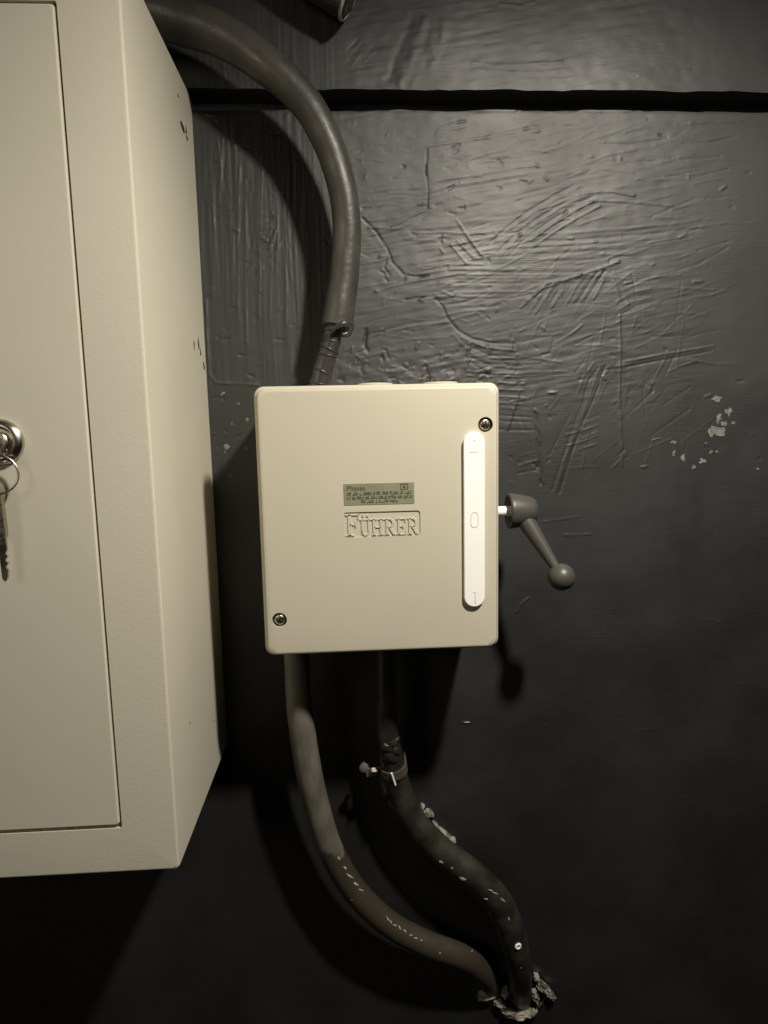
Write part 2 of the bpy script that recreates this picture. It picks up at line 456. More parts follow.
lipl = np.exp(-np.abs(Zl-ZG2)/0.0018); Hl = Hl+0.0004-0.0014*lipl*0.6
rows = [(Xl, -Hl, Zl)]
ng = len(xs)
one = lambda a: a[None, :]
rows.append((one(xs), np.full((1, ng), GD), one(Zl[-1]+0.0004)))
rows.append((one(xs), np.full((1, ng), GD), one(Zu[0]-0.0004)))
rows.append((Xu, -Hu, Zu))
VX = np.concatenate([r[0] for r in rows]); VY = np.concatenate([r[1] for r in rows]); VZ = np.concatenate([r[2] for r in rows])
nr = VX.shape[0]
co = np.stack([VX, VY, VZ], -1).reshape(-1, 3)
idx = np.arange(nr*ng).reshape(nr, ng)
quads = np.stack([idx[:-1, :-1], idx[:-1, 1:], idx[1:, 1:], idx[1:, :-1]], -1).reshape(-1, 4)
me = bpy.data.meshes.new('wall_back')
me.vertices.add(len(co)); me.vertices.foreach_set('co', co.ravel())
me.loops.add(quads.size); me.loops.foreach_set('vertex_index', quads.ravel().astype(np.int32))
me.polygons.add(len(quads)); me.polygons.foreach_set('loop_start', np.arange(0, quads.size, 4, dtype=np.int32))
me.polygons.foreach_set('use_smooth', np.ones(len(quads), dtype=bool))
me.update(calc_edges=True); me.validate()
me.set_sharp_from_angle(angle=math.radians(65))
me.materials.append(M['wall'])
wall = bpy.data.objects.new('wall_back', me); COL.objects.link(wall)
tag(wall, 'black painted rough plaster wall with a horizontal channel near the top', 'wall', kind='structure')

def wall_h(p):                                 # relief height at a wall point
    a = (Xl, Zl, Hl) if p.z < ZG2 else (Xu, Zu, Hu)
    i = min(max(np.searchsorted(xs, p.x), 0), ng-1); j = min(max(np.searchsorted(zl if p.z < ZG2 else zu, p.z), 0), a[2].shape[0]-1)
    return float(a[2][j, i])
def wall_chip(px, py, sx, sy, rot=0, m='plaster', seed=0, name='paint_chip', thick=0.0007, n=9, jag=0.4):
    p = P(px, py); p.y = -wall_h(p)
    k = 0.00101
    return flake(name, p, Vector((0, -1, 0)), sx*k, sy*k, rot, M[m], wall, thick, n, seed, jag)
chips = [(717, 399, 5, 3), (729, 412, 4, 4.5), (719, 419, 3, 5), (720, 431, 8, 6), (711, 433, 4, 4), (724, 424, 3, 3), (673, 442, 3, 2.2),
         (673.5, 453, 1.8, 4), (683, 459, 3.6, 4.2), (703, 461, 4.6, 3.2), (694, 467, 2.2, 2), (711, 452, 2.2, 2), (717, 452, 1.2, 2),
         (758, 469, 1.6, 1.4), (656, 439, 7, 0.7), (226, 447, 2.8, 2.4), (225, 452, 1.4, 2), (223, 394, 2.6, 1.6), (239, 404, 1.8, 2.0), (247, 420, 2, 3),
         (230, 476, 1.4, 1.6), (246, 448, 1.6, 2.4), (232, 424, 1.2, 1.8), (733, 423, 2, 2), (706, 443, 1.2, 1.2)]
for i, (a, b, c, d) in enumerate(chips):
    wall_chip(a, b, c, d, rng.uniform(-0.4, 0.4), 'plaster', i, n=11, jag=0.5)

# plaster crumbs and torn edges round the cable hole
for i, (a, b, c, d, r) in enumerate([(487, 994, 11, 6, 0.25), (491, 985, 5, 9, 0.1), (500, 1003, 9, 4, -0.5), (519, 1014, 15, 4, 0), (508, 1010, 9, 3, -0.35),
                                     (543, 987, 10, 5, -0.8), (550, 994, 7, 3, -0.7), (536, 976, 3, 4, 0), (535, 995, 4, 8, 0.2), (505, 992, 4, 6, -0.5), (530, 1012, 8, 3, 0.3)]):
    p = P(a, b, 0.004); k = 0.001
    bm = bmesh.new()
    bmesh.ops.create_icosphere(bm, subdivisions=3, radius=1.0)
    rr = random.Random(i)
    ph = [rr.uniform(0, 6) for _ in range(4)]
    for v in bm.verts:
        q = v.co.copy(); f = 1+0.22*math.sin(5*q.x+ph[0])*math.sin(6*q.z+ph[1])+0.12*math.sin(13*q.z+ph[2]+4*q.y)+rr.uniform(-0.06, 0.06)
        x, z = q.x*c*k*f, q.z*d*k*f
        v.co = Vector((p.x+x*math.cos(r)-z*math.sin(r), p.y+q.y*0.006*f, p.z+x*math.sin(r)+z*math.cos(r)))
    o = from_bm('plaster_lump', bm, M['plaster_dirty'], wall, smooth=True, angle=25)

# ------------------------------------------------------------------ cabinet
CX, CZB, CZT, CD = -0.0623, -0.1379, 0.4997, 0.1954
CW = 0.42; CL = CX-CW
DX, DZB = -0.1041, -0.0991
DZT = P(30, 3, CD).z
cab = empty('metal_cabinet', (CX-CW/2, 0, CZB), 'large beige enamelled steel cabinet with keyed door left of the switch', 'cabinet')
bm = bmesh.new()
r = 0.0022
DLX = CL+(CX-DX)                               # door opening is symmetrical
# body: rounded outer shell lofted from the wall to the front, then a flange with the door opening and its inner walls
ops = []
for inset, y in [(0.0, 0.0), (0.0, -CD+r), (r*0.3, -CD+r*0.3), (r, -CD)]:
    ops.append(loop(bm, rrect(CL+inset, CX-inset, CZB+inset, CZT-inset, 0.003, 4), y))
for a, b in zip(ops, ops[1:]): bridge(bm, a, b)
bm.faces.new(ops[0])
gap = 0.0016
inner = loop(bm, rrect(DLX-gap, DX+gap, DZB-gap-0.001, DZT+gap, 0.0015, 4), -CD)
bmesh.ops.triangle_fill(bm, edges=loop_edges(bm, ops[-1])+loop_edges(bm, inner), use_beauty=True)
inn2 = loop(bm, rrect(DLX-gap, DX+gap, DZB-gap-0.001, DZT+gap, 0.0015, 4), -CD+0.022)
bridge(bm, inner, inn2); bm.faces.new(inn2)
from_bm('body', bm, M['cab'], cab, angle=35, wn=True)
bm = bmesh.new()
ops = []
for inset, y in [(0, -CD+0.0205), (0, -CD+0.0008), (0.0006, -CD-0.0004), (0.0016, -CD-0.0009)]:
    ops.append(loop(bm, rrect(DLX+inset, DX-inset, DZB+inset, DZT-inset, 0.0022, 4), y))
for a, b in zip(ops, ops[1:]): bridge(bm, a, b)
bm.faces.new(ops[0]); bm.faces.new(ops[-1])
door = from_bm('door', bm, M['door'], cab, angle=35, wn=True)
# lock in the door
YD = -CD-0.0009
lc = P(1.5, 442, CD+0.001); lc.y = YD
bm = bmesh.new()
lathe(bm, lc, Vector((0, -1, 0)), [(-0.001, 0.0155), (0.001, 0.0158), (0.003, 0.0150), (0.0048, 0.0128), (0.0054, 0.0112), (0.0050, 0.0100), (0.0036, 0.0092), (0.0036, 0)], 40)
lk = from_bm('lock_rosette', bm, M['nickel'], door, angle=50)
bm = bmesh.new()
lathe(bm, lc, Vector((0, -1, 0)), [(0.002, 0.0074), (0.0062, 0.0074), (0.0070, 0.0066), (0.0070, 0)], 32)
from_bm('lock_cylinder', bm, M['steel'], door, angle=40)
for i, (a, b, sx, sz, rt) in enumerate([(181, 123, 0.004, 0.0022, 0.5), (183, 128, 0.0055, 0.0032, 0.2), (187, 139, 0.003, 0.002, 0), (178, 96, 0.0022, 0.0012, 0), (186, 131, 0.002, 0.004, 0),
                                       (198.5, 344, 0.0026, 0.0055, 0.15), (200.5, 353, 0.0018, 0.004, 0.2), (204, 366, 0.0028, 0.0034, 0), (194, 345, 0.0012, 0.005, 0),
                                       (190, 723, 0.0008, 0.0008, 0), (214, 721, 0.0012, 0.0010, 0)]):
    flake('paint_chip', PX(a, b, CX), Vector((1, 0, 0)), sx, sz, rt, M['rust'], cab, 0.0003, 9, 50+i, 0.45, 0.0)
# conduit gland on the cabinet top
hb = P(150, 6, 0.165)

# keys hanging from the lock
keys = empty('key_set', (lc.x, lc.y-0.006, lc.z-0.09), 'steel keys on a wire ring hanging from the cabinet lock', 'keys')
def torus(bm, c, n, R, rr, n1=40, n2=10):
    u = n.orthogonal().normalized(); v = n.cross(u)
    V = []
    for i in range(n1):
        a = 2*math.pi*i/n1; d = u*math.cos(a)+v*math.sin(a)
        V.append([bm.verts.new(c+d*(R+rr*math.cos(2*math.pi*k/n2))+n*rr*math.sin(2*math.pi*k/n2)) for k in range(n2)])
    for i in range(n1):
        for k in range(n2):
            bm.faces.new((V[i][k], V[(i+1) % n1][k], V[(i+1) % n1][(k+1) % n2], V[i][(k+1) % n2]))
kc = P(-3.5, 474.5, CD+0.012)
bm = bmesh.new()
torus(bm, kc, Vector((0.25, -1, 0.1)).normalized(), 0.0132, 0.0008)
from_bm('key_ring', bm, M['nickel'], keys)
# the key in the lock: blade into the cylinder, round bow turned edge-on
bm = bmesh.new()
box_bm(bm, lc.x-0.0009, lc.x+0.0009, YD-0.016, YD-0.006, lc.z-0.003, lc.z+0.003, 0.0003)
lathe(bm, Vector((lc.x-0.001, YD-0.020, lc.z-0.004)), Vector((1, 0, 0)), [(0, 0), (0, 0.0075), (0.0004, 0.008), (0.0018, 0.008), (0.0022, 0.0075), (0.0022, 0)], 28)
from_bm('key', bm, M['nickel'], keys, angle=40)
# hanging key: bow with a hole, shank, cut blade
def blade_poly():
    pts = [(-0.0026, 0), (0.0030, 0), (0.0030, -0.006)]
    cuts = [0.0030, 0.0018, 0.0026, 0.0012, 0.0024, 0.0010, 0.0020, 0.0016]
    for i, c in enumerate(cuts): pts += [(c, -0.007-i*0.0024), (c-0.0002, -0.0082-i*0.0024)]
    pts += [(0.0008, -0.028), (-0.0010, -0.030), (-0.0026, -0.0275)]
    return pts
kb = P(-6.5, 488, CD+0.010)
bm = bmesh.new()
tilt = math.radians(1.5)
def kput(bm, pts, dx, dz, th):
    a = [bm.verts.new((kb.x+(x+dx)*math.cos(tilt)-(z+dz)*math.sin(tilt), kb.y-th/2, kb.z+(x+dx)*math.sin(tilt)+(z+dz)*math.cos(tilt))) for x, z in pts]
    b = [bm.verts.new((v.co.x, kb.y+th/2, v.co.z)) for v in a]
    bridge(bm, a, b); bm.faces.new(a); bm.faces.new(list(reversed(b)))
kput(bm, rrect(-0.0060, 0.0050, -0.036, 0.003, 0.0045, 5), 0, 0, 0.0042)
from_bm('key_bow', bm, M['steel'], keys, angle=40)
bm = bmesh.new(); kput(bm, blade_poly(), 0.0012, -0.035, 0.0018)
from_bm('key_blade', bm, M['nickel'], keys, angle=30)

# ------------------------------------------------------------------ switch box
BW, BH, BD = 0.20, 0.2258, 0.115
BX0, BX1, BZ0, BZ1 = -0.0030, 0.2030, -0.0040, 0.2278
sb = empty('switch_box', (BW/2, 0, 0), 'beige plastic changeover switch box with side lever in the middle of the wall', 'switch box')
bm = bmesh.new()
ops = []
for inset, y in [(0.004, -0.001), (0.0015, -0.085), (0.0012, -0.0865), (0.0030, -0.0875), (0.0030, -0.0900)]:
    ops.append(loop(bm, rrect(BX0+inset, BX1-inset, BZ0+inset, BZ1-inset, 0.009, 6), y))
for a, b in zip(ops, ops[1:]): bridge(bm, a, b)
bm.faces.new(ops[0]); bm.faces.new(ops[-1])
from_bm('back_housing', bm, M['box'], sb, angle=35, wn=True)
# knock-out bosses on top
for px0, px1 in ((364, 388), (428, 458)):
    a = P(px0, 384, 0.072); b = P(px1, 384, 0.072)
    bm = bmesh.new()
    lathe(bm, Vector(((a.x+b.x)/2, -0.055, BZ1-0.006)), Vector((0, 0, 1)), [(0, 0.0165), (0.0082, 0.0165), (0.0094, 0.0150), (0.0094, 0)], 36)
    from_bm('knockout_boss', bm, M['box'], sb, angle=40)
# cover with screw wells and sunk name panel
bm = bmesh.new()
ops = []
prof = [(0.0006, -0.0872), (0.0, -0.0885), (0.0006, -0.1060), (0.0011, -0.1078), (0.0022, -0.1090), (0.0028, -0.1096), (0.0034, -0.1125), (0.0044, -0.1143), (0.0062, -0.1150)]
for inset, y in prof:
    ops.append(loop(bm, rrect(BX0+inset, BX1-inset, BZ0+inset, BZ1-inset, max(0.0085-inset*0.4, 0.003), 6), y))
for a, b in zip(ops, ops[1:]): bridge(bm, a, b)
bm.faces.new(ops[0])
YF = -BD
s1 = P(485.5, 424.5, BD); s2 = P(279.5, 620, BD)
holes = [circ(s.x, s.z, 0.0063, 24) for s in (s1, s2)]
a = P(343.5, 512.5, BD); b = P(420.5, 535.5, BD)
nx0, nx1, nz0, nz1 = a.x, b.x, b.z, a.z
holes.append(rrect(nx0, nx1, nz0, nz1, 0.0025, 5))
depths = [0.0045, 0.0045, 0.0010]
E_ = loop_edges(bm, ops[-1]); hl = []
for h_ in holes:
    l = loop(bm, h_, YF); hl.append(l); E_ += loop_edges(bm, l)
bmesh.ops.triangle_fill(bm, edges=E_, use_beauty=True)
for l, h_, d in zip(hl, holes, depths):
    l2 = loop(bm, h_, YF+d); bridge(bm, l, l2); bm.faces.new(l2)
cover = from_bm('cover', bm, M['box'], sb, angle=28, wn=True)
for s in (s1, s2):
    bm = bmesh.new()
    ring_o = 0.0062
    lathe(bm, Vector((s.x, YF+0.0044, s.z)), Vector((0, -1, 0)), [(0, ring_o), (0.0012, ring_o), (0.0012, 0.0)], 24)
    well = from_bm('screw_well', bm, M['hole'], sb, angle=30)
    bm = bmesh.new()
    ca = math.radians(25 if s is s2 else 8)
    lathe(bm, Vector((s.x, YF+0.0033, s.z)), Vector((0, -1, 0)), [(0, 0.0047), (0.0012, 0.0049), (0.0021, 0.0042), (0.0027, 0.0028), (0.0029, 0)], 24)
    sc = from_bm('screw', bm, M['steel'], sb, angle=60)
    bm = bmesh.new()
    for t in (0, math.pi/2):
        q = bmesh.new(); box_bm(q, -0.0033, 0.0033, -0.0004, 0.0004, -0.0006, 0.0006)
        R_ = Matrix.Translation(Vector((s.x, YF+0.0003, s.z))) @ Matrix.Rotation(ca+t, 4, 'Y')
        bmesh.ops.transform(q, matrix=R_, verts=q.verts)
        tm = bpy.data.meshes.new('t'); q.to_mesh(tm); q.free(); bm.from_mesh(tm); bpy.data.meshes.remove(tm)
    from_bm('cross_slot', bm, M['hole'], sc, smooth=False)

# raised name in the sunk panel: each letter from stem, bar and curve strokes with slab serifs
def arc(cx, cy, rx, ry, a0, a1, w_, n=7):
    pts = [(cx+rx*math.cos(math.radians(a0+(a1-a0)*k/n)), cy+ry*math.sin(math.radians(a0+(a1-a0)*k/n))) for k in range(n+1)]
    return [(*p, *q, w_) for p, q in zip(pts, pts[1:])]
GL = {
 'F': (0.78, [(.24, 0, .24, 1, .20), (.02, .035, .50, .035, .07), (.02, .965, .74, .965, .07), (.70, .76, .74, 1, .08), (.24, .52, .56, .52, .08), (.57, .40, .57, .66, .07)]),
 'U': (0.82, [(.20, .25, .20, 1, .18), (.64, .25, .64, 1, .10), (.02, .965, .40, .965, .07), (.48, .965, .80, .965, .07), (.20, 1.20, .32, 1.20, .16), (.52, 1.20, .64, 1.20, .16)]+arc(.42, .28, .22, .24, 180, 360, .14)),
 'H': (0.92, [(.20, 0, .20, 1, .18), (.70, 0, .70, 1, .18), (.02, .035, .40, .035, .07), (.50, .035, .90, .035, .07), (.02, .965, .40, .965, .07), (.50, .965, .90, .965, .07), (.2, .5, .7, .5, .08)]),
 'R': (0.86, [(.20, 0, .20, 1, .18), (.02, .035, .40, .035, .07), (.02, .965, .42, .965, .07), (.20, .50, .42, .50, .07), (.40, .50, .70, .04, .17), (.60, .035, .84, .035, .07)]+arc(.40, .735, .22, .235, -90, 90, .13)),
 'E': (0.78, [(.20, 0, .20, 1, .18), (.02, .035, .70, .035, .07), (.02, .965, .68, .965, .07), (.66, .03, .70, .26, .08), (.66, .78, .66, 1, .08), (.24, .51, .50, .51, .07), (.50, .40, .50, .63, .07)]),
}
def stroke3(bm, x0, z0, x1, z1, w_, y0, y1):
    d = Vector((x1-x0, 0, z1-z0)); L_ = d.length; d.normalize(); n = Vector((-d.z, 0, d.x))*w_/2
    a = Vector((x0, 0, z0)); b = Vector((x1, 0, z1))
    lo_ = [q+Vector((0, y0, 0)) for q in (a-n, b-n, b+n, a+n)]
    n2 = n*0.72
    hi_ = [q+Vector((0, y1, 0)) for q in (a-n2, b-n2, b+n2, a+n2)]
    A = [bm.verts.new(q) for q in lo_]; B = [bm.verts.new(q) for q in hi_]
    bridge(bm, A, B); bm.faces.new(B); bm.faces.new(list(reversed(A)))
word = ['F', 'U', 'H', 'R', 'E', 'R']
hh = nz1-nz0
hs = [0.90]+[0.68]*5
total = sum(GL[c][0]*s*0.92 for c, s in zip(word, hs))
scx = (nx1-nx0-0.002)/(total*hh)
x = nx0+0.0010
for c, s in zip(word, hs):
    wd_, st = GL[c]
    kx = s*hh*0.92*scx; kz = s*hh*0.97
    bm = bmesh.new()
    for (a0, b0, a1, b1, w_) in st:
        stroke3(bm, x+a0*kx, nz0+0.0010+b0*kz, x+a1*kx, nz0+0.0010+b1*kz, w_*kz, YF+0.0012, YF+0.0001)
    from_bm('raised_letter', bm, M['box'], cover, smooth=False)
    x += wd_*kx

# rating plate
a = P(343.5, 484, BD); b = P(414.5, 503.4, BD)
px0, px1, pz0, pz1 = a.x, b.x, b.z, a.z
bm = bmesh.new()
o1 = loop(bm, rrect(px0, px1, pz0, pz1, 0.0006, 3), YF+0.0002); o2 = loop(bm, rrect(px0, px1, pz0, pz1, 0.0006, 3), YF-0.00035)
bridge(bm, o1, o2); bm.faces.new(o2); bm.faces.new(list(reversed(o1)))
plate = from_bm('rating_plate', bm, M['plate'], sb, smooth=False)
plate['label'] = 'olive metallic rating plate with small black print'
pw, phh = px1-px0, pz1-pz0
def text_mesh(name, s, size, loc, m, parent, ext=0.0001, align='LEFT'):
    cu = bpy.data.curves.new(name, 'FONT'); cu.body = s; cu.size = size; cu.extrude = ext; cu.align_x = align
    t = bpy.data.objects.new('tmp', cu); COL.objects.link(t)
    bpy.context.view_layer.update()
    me_ = bpy.data.meshes.new_from_object(t.evaluated_get(bpy.context.evaluated_depsgraph_get()))
    bpy.data.objects.remove(t, do_unlink=True)
    me_.name = name
    me_.transform(Matrix.Translation(loc) @ Matrix.Rotation(math.pi/2, 4, 'X'))
    me_.transform(Matrix.Translation(-origin_of(parent)))
    me_.materials.clear()
    return link(name, me_, m, parent, smooth=False)
text_mesh('print', 'Phases', phh*0.33, Vector((px0+pw*0.04, YF-0.0004, pz0+phh*0.68)), M['ink'], plate)
def bars(z, h_, x0, x1, dens, sd):            # rows of print too small to read
    r_ = random.Random(sd); bm = bmesh.new(); x_ = x0; left = r_.randint(3, 7)
    while x_ < x1:
        w_ = pw*0.0125
        if left == 0: x_ += pw*0.018; left = r_.randint(2, 8); continue
        left -= 1
        zz = z+r_.uniform(-0.02, 0.02)*phh
        k = r_.random()
        if k < 0.8: box_bm(bm, x_, x_+w_*0.5, YF-0.00055, YF-0.0003, zz, zz+h_)
        if k < 0.55: box_bm(bm, x_, x_+w_, YF-0.00055, YF-0.0003, zz+h_*0.75, zz+h_)
        if k > 0.30: box_bm(bm, x_, x_+w_, YF-0.00055, YF-0.0003, zz, zz+h_*0.25)
        x_ += w_*1.35
    o = from_bm('print', bm, M['ink'], plate, smooth=False); o['kind'] = 'stuff'
bars(pz0+phh*0.46, phh*0.13, px0+pw*0.04, px0+pw*0.97, 1, 1)
bars(pz0+phh*0.27, phh*0.12, px0+pw*0.05, px0+pw*0.97, 1, 2)
bars(pz0+phh*0.09, phh*0.11, px0+pw*0.24, px0+pw*0.78, 1, 3)
bm = bmesh.new()
ex, ez, es = px0+pw*0.855, pz0+phh*0.81, phh*0.12
for (q0, q1, q2, q3) in ((-1.4, -1, 1.4, -1), (-1.4, 1, 1.4, 1), (-1.4, -1, -1.4, 1), (1.4, -1, 1.4, 1), (-.45, -.5, 0, .6), (.45, -.5, 0, .6), (-.3, -.2, .3, -.2)):
    stroke3(bm, ex+q0*es, ez+q1*es, ex+q2*es, ez+q3*es, es*0.28, YF-0.0003, YF-0.00055)
from_bm('plate_emblem', bm, M['ink'], plate, smooth=False)

# white position strip
a = P(463.2, 432.5, BD+0.002); b = P(484.6, 606, BD+0.002)
sx0, sx1, sz0, sz1 = a.x, b.x, b.z, a.z
sr = (sx1-sx0)/2-0.0001
bm = bmesh.new(); ops = []
for inset, y in [(0, YF+0.0005), (0, YF-0.0030), (0.0004, YF-0.0036), (0.0012, YF-0.0039)]:
    ops.append(loop(bm, rrect(sx0+inset, sx1-inset, sz0+inset, sz1-inset, sr-inset, 10), y))
for a, b in zip(ops, ops[1:]): bridge(bm, a, b)
bm.faces.new(ops[0]); bm.faces.new(ops[-1])
strip = from_bm('position_strip', bm, M['white'], sb, angle=30, wn=True)
strip['label'] = 'white raised strip marked with switch positions'
YS = YF-0.0039
mx = (sx0+sx1)/2
def mark(pts, name='position_mark', wd_=0.0005):
    bm = bmesh.new()
    for p, q in zip(pts, pts[1:]): stroke3(bm, p[0], p[1], q[0], q[1], wd_, YS+0.0002, YS-0.0002)
    from_bm(name, bm, M['mark'], strip, smooth=False)
z0 = P(474, 520, BD+0.004).z
mark(rrect(mx-0.0030, mx+0.0030, z0-0.0064, z0+0.0064, 0.0028, 4)+[(mx+0.0030, z0+0.0036)])
zt_ = P(474, 440, BD+0.004).z; zb_ = P(474, 452, BD+0.004).z
mark([(mx-0.0008, zt_+0.0004), (mx+0.0010, zt_-0.0014)]); mark([(mx-0.0036, zb_), (mx+0.0038, zb_)])
zt_ = P(474, 592, BD+0.004).z; zb_ = P(474, 603, BD+0.004).z
mark([(mx-0.0012, zt_-0.0004), (mx+0.0004, zt_), (mx+0.0004, zb_)]); mark([(mx-0.0004, zb_), (mx+0.0014, zb_)])

# side lever
HH = 0.066
hA = P(508, 511, HH); ax = Vector((1, 0, 0))
k = (CAM.y+HH)*-1/F                            # metres per pixel at that depth
han = bpy.data.objects.new('handle', None); COL.objects.link(han); han.parent = sb
han.location = Vector((BW, -HH, hA.z))-sb.location; han.empty_display_size = 0.01
han['label'] = 'grey lever with round knob on a white shaft'
bm = bmesh.new()
q0 = Vector((BW-0.006, -HH, hA.z)); 
lathe(bm, q0, Vector((1, 0, 0)), [(0, 0), (0, 0.0046), ((hA.x-q0.x)+0.012, 0.0046), ((hA.x-q0.x)+0.012, 0)], 20)
from_bm('shaft', bm, M['white'], han, angle=30)
bm = bmesh.new()
lathe(bm, hA, ax, [(0.016, 0), (0.016, 0.0085), (0.001, 0.0132), (-0.0002, 0.0142), (0.0, 0.0158), (0.001, 0.0166), (0.0035, 0.0164), (0.012, 0.0150), (0.021, 0.0128), (0.0245, 0.0112), (0.0262, 0.0085), (0.0268, 0.004), (0.0269, 0)], 40)
from_bm('hub', bm, M['handle'], han, angle=50)
aA = P(524, 518, HH+0.004); aB = P(561.5, 577, HH+0.026)
d = (aB-aA)
bm = bmesh.new()
lathe(bm, aA, d, [(0, 0), (0.0, 0.0084), (d.length*0.25, 0.0074), (d.length*0.6, 0.0056), (d.length*0.82, 0.0044), (d.length*0.95, 0.0041), (d.length*0.95, 0)], 28)
from_bm('lever_arm', bm, M['handle'], han, angle=50)
bm = bmesh.new()
bmesh.ops.create_uvsphere(bm, u_segments=32, v_segments=20, radius=0.0122, matrix=Matrix.Translation(aB))
from_bm('knob', bm, M['handle'], han)

# ------------------------------------------------------------------ upper hose and the taped cable coming out of it
R1 = 0.0136
path, rad = pix_path([(120, 11, 0.044, R1*1.40), (150, 12, 0.044, R1*1.38), (178, 20, 0.045, R1*1.34), (225, 37, 0.047, R1*1.25), (267, 66, 0.049, R1*1.15), (304, 101, 0.048, R1*1.05),
                      (328, 143, 0.047, R1*0.98), (342, 187, 0.046, R1*0.95), (347, 229, 0.044, R1*0.94), (344, 277, 0.042, R1*0.99), (340, 305, 0.042, R1*1.04), (336, 330, 0.042, R1*1.07)])
# carry the hidden end down into the cabinet top
p0 = path[0]
tail = [Vector((p0.x-0.030, p0.y, p0.z-0.002)), Vector((p0.x-0.060, p0.y, CZT+0.025)), Vector((p0.x-0.066, p0.y, CZT+0.0005))]
D = catmull([tuple(t) for t in reversed(tail)]+[tuple(p0)], 8)
path = [Vector(v) for v in D[:-1]]+path; rad = [rad[0]]*(len(D)-1)+rad
hose = empty('cable_hose', tail[-1], 'thick grey-black hose arching from the cabinet top down to the switch', 'hose')
bm = bmesh.new()
tube(bm, path, rad, 32, True, 0.018, 1, (8, 0.004, 0.6))
ho = from_bm('sleeve', bm, M['hose'], hose, angle=50)
# curled torn lip at the cut end
bm = bmesh.new()
e1, e2 = P(351, 322, 0.058), P(345, 336, 0.060)
pp, rr_ = pix_path([(325, 329, 0.054, 0.0016), (334, 328, 0.058, 0.002), (343, 324, 0.058, 0.003), (349, 325, 0.052, 0.0046), (347, 333, 0.050, 0.0038), (342, 335, 0.054, 0.0016)], 8)
tube(bm, pp, rr_, 12, True, 0.1, 3)
from_bm('torn_lip', bm, M['tape'], hose)
tc = empty('taped_cable', P(320, 385, 0.050), 'short black taped cable between the hose end and box top', 'cable')
pp, rr_ = pix_path([(336, 316, 0.042, 0.0080), (332, 338, 0.043, 0.0084), (326, 360, 0.044, 0.0088), (319, 384, 0.044, 0.0092), (315, 396, 0.043, 0.0094)], 14)
bm = bmesh.new(); tube(bm, pp, rr_, 24, True, 0.03, 5)
from_bm('cable_core', bm, M['tape'], tc)
for i, f in enumerate((0.30, 0.38, 0.46, 0.62, 0.74, 0.86)):
    j = int(f*(len(pp)-1)); t = (pp[j+1]-pp[j-1]).normalized()
    nrm = (t+Vector((0.15*(-1)**i, 0.1, 0.1))).normalized()
    bm = bmesh.new(); torus(bm, pp[j], nrm, rr_[j]*0.98, 0.0010+0.0003*(i % 2), 28, 8)
    from_bm('tape_turn', bm, M['tape'], tc)

# ------------------------------------------------------------------ lower left cable
R2 = 0.0128
lc_ = empty('bent_cable', P(300, 660, 0.06), 'grey-brown cable curving from the box underside down to the wall hole, left one', 'cable')
path, rad = pix_path([(296, 640, 0.062, R2*0.92), (297, 665, 0.062, R2*0.92), (299, 705, 0.060, R2*0.95), (306, 755, 0.056, R2), (316, 803, 0.050, R2), (331, 850, 0.044, R2), (356, 892, 0.040, R2),
                      (391, 925, 0.037, R2), (430, 945, 0.034, R2), (462, 957, 0.028, R2), (483, 973, 0.014, R2*0.95), (495, 992, -0.012, R2*0.9)])
mc = M['cable_two'] = mat('half_painted_cable', (0.155, 0.141, 0.117, 1), 0.44, col2=(0.085, 0.076, 0.062, 1), vscale=60, stretch=(1, 1, 0.35), bump=0.3, bscale=180, bdist=0.001, rvar=0.08)
nt = mc.node_tree; N = nt.nodes; L = nt.links; bs = N['Principled BSDF']
tcn = N.new('ShaderNodeTexCoord'); sp_ = N.new('ShaderNodeSeparateXYZ'); L.new(tcn.outputs['Object'], sp_.inputs[0])
nz_ = N.new('ShaderNodeTexNoise'); nz_.inputs['Scale'].default_value = 90; L.new(tcn.outputs['Object'], nz_.inputs['Vector'])
ad = N.new('ShaderNodeMath'); ad.operation = 'MULTIPLY_ADD'; ad.inputs[1].default_value = 0.05; L.new(nz_.outputs['Fac'], ad.inputs[0]); L.new(sp_.outputs['Z'], ad.inputs[2])
zt = P(325, 850, 0.044).z-lc_.location.z+0.025
rg = N.new('ShaderNodeMapRange'); rg.inputs[1].default_value = zt-0.006; rg.inputs[2].default_value = zt+0.006; L.new(ad.outputs[0], rg.inputs[0])
mxn = N.new('ShaderNodeMix'); mxn.data_type = 'RGBA'; mxn.inputs[6].default_value = (0.046, 0.038, 0.027, 1)
L.new(bs.inputs['Base Color'].links[0].from_socket, mxn.inputs[7]); L.new(rg.outputs[0], mxn.inputs[0]); L.new(mxn.outputs[2], bs.inputs['Base Color'])
bm = bmesh.new(); tube(bm, path, rad, 30, True, 0.012, 2)
lcab = from_bm('cable_jacket', bm, M['cable_two'], lc_)
sd = 0
for (a, b, sx, sz, rt) in [(339, 858, 1.4, 2.2, 0.5), (345, 868, 1.0, 3, 0.6), (350, 876, 0.9, 5, 0.7), (356, 884, 1.0, 4, 0.7), (361, 890, 0.7, 3, 0.8),
                           (388, 919, 0.8, 3, 0.3), (391, 922, 0.7, 3, 0.3), (395, 925, 0.7, 3.4, 0.9), (400, 928, 0.8, 2.6, 0.3), (405, 931, 0.7, 2.6, 0.6), (411, 935, 0.6, 2, 1.2), (416, 938, 0.6, 2.6, 1.2), (421, 940, 0.6, 1.8, 0.9),
                           (440, 953, 0.8, 0.8, 0), (352, 900, 0.6, 1.2, 0), (472, 951, 2.0, 0.7, -0.5)]:
    s = surf(lcab, a, b); sd += 1
    if s: flake('paint_fleck', s[0], s[1], sx*0.001, sz*0.001, rt, M['fleck'], lc_, 0.0003, 8, 200+sd, 0.4)

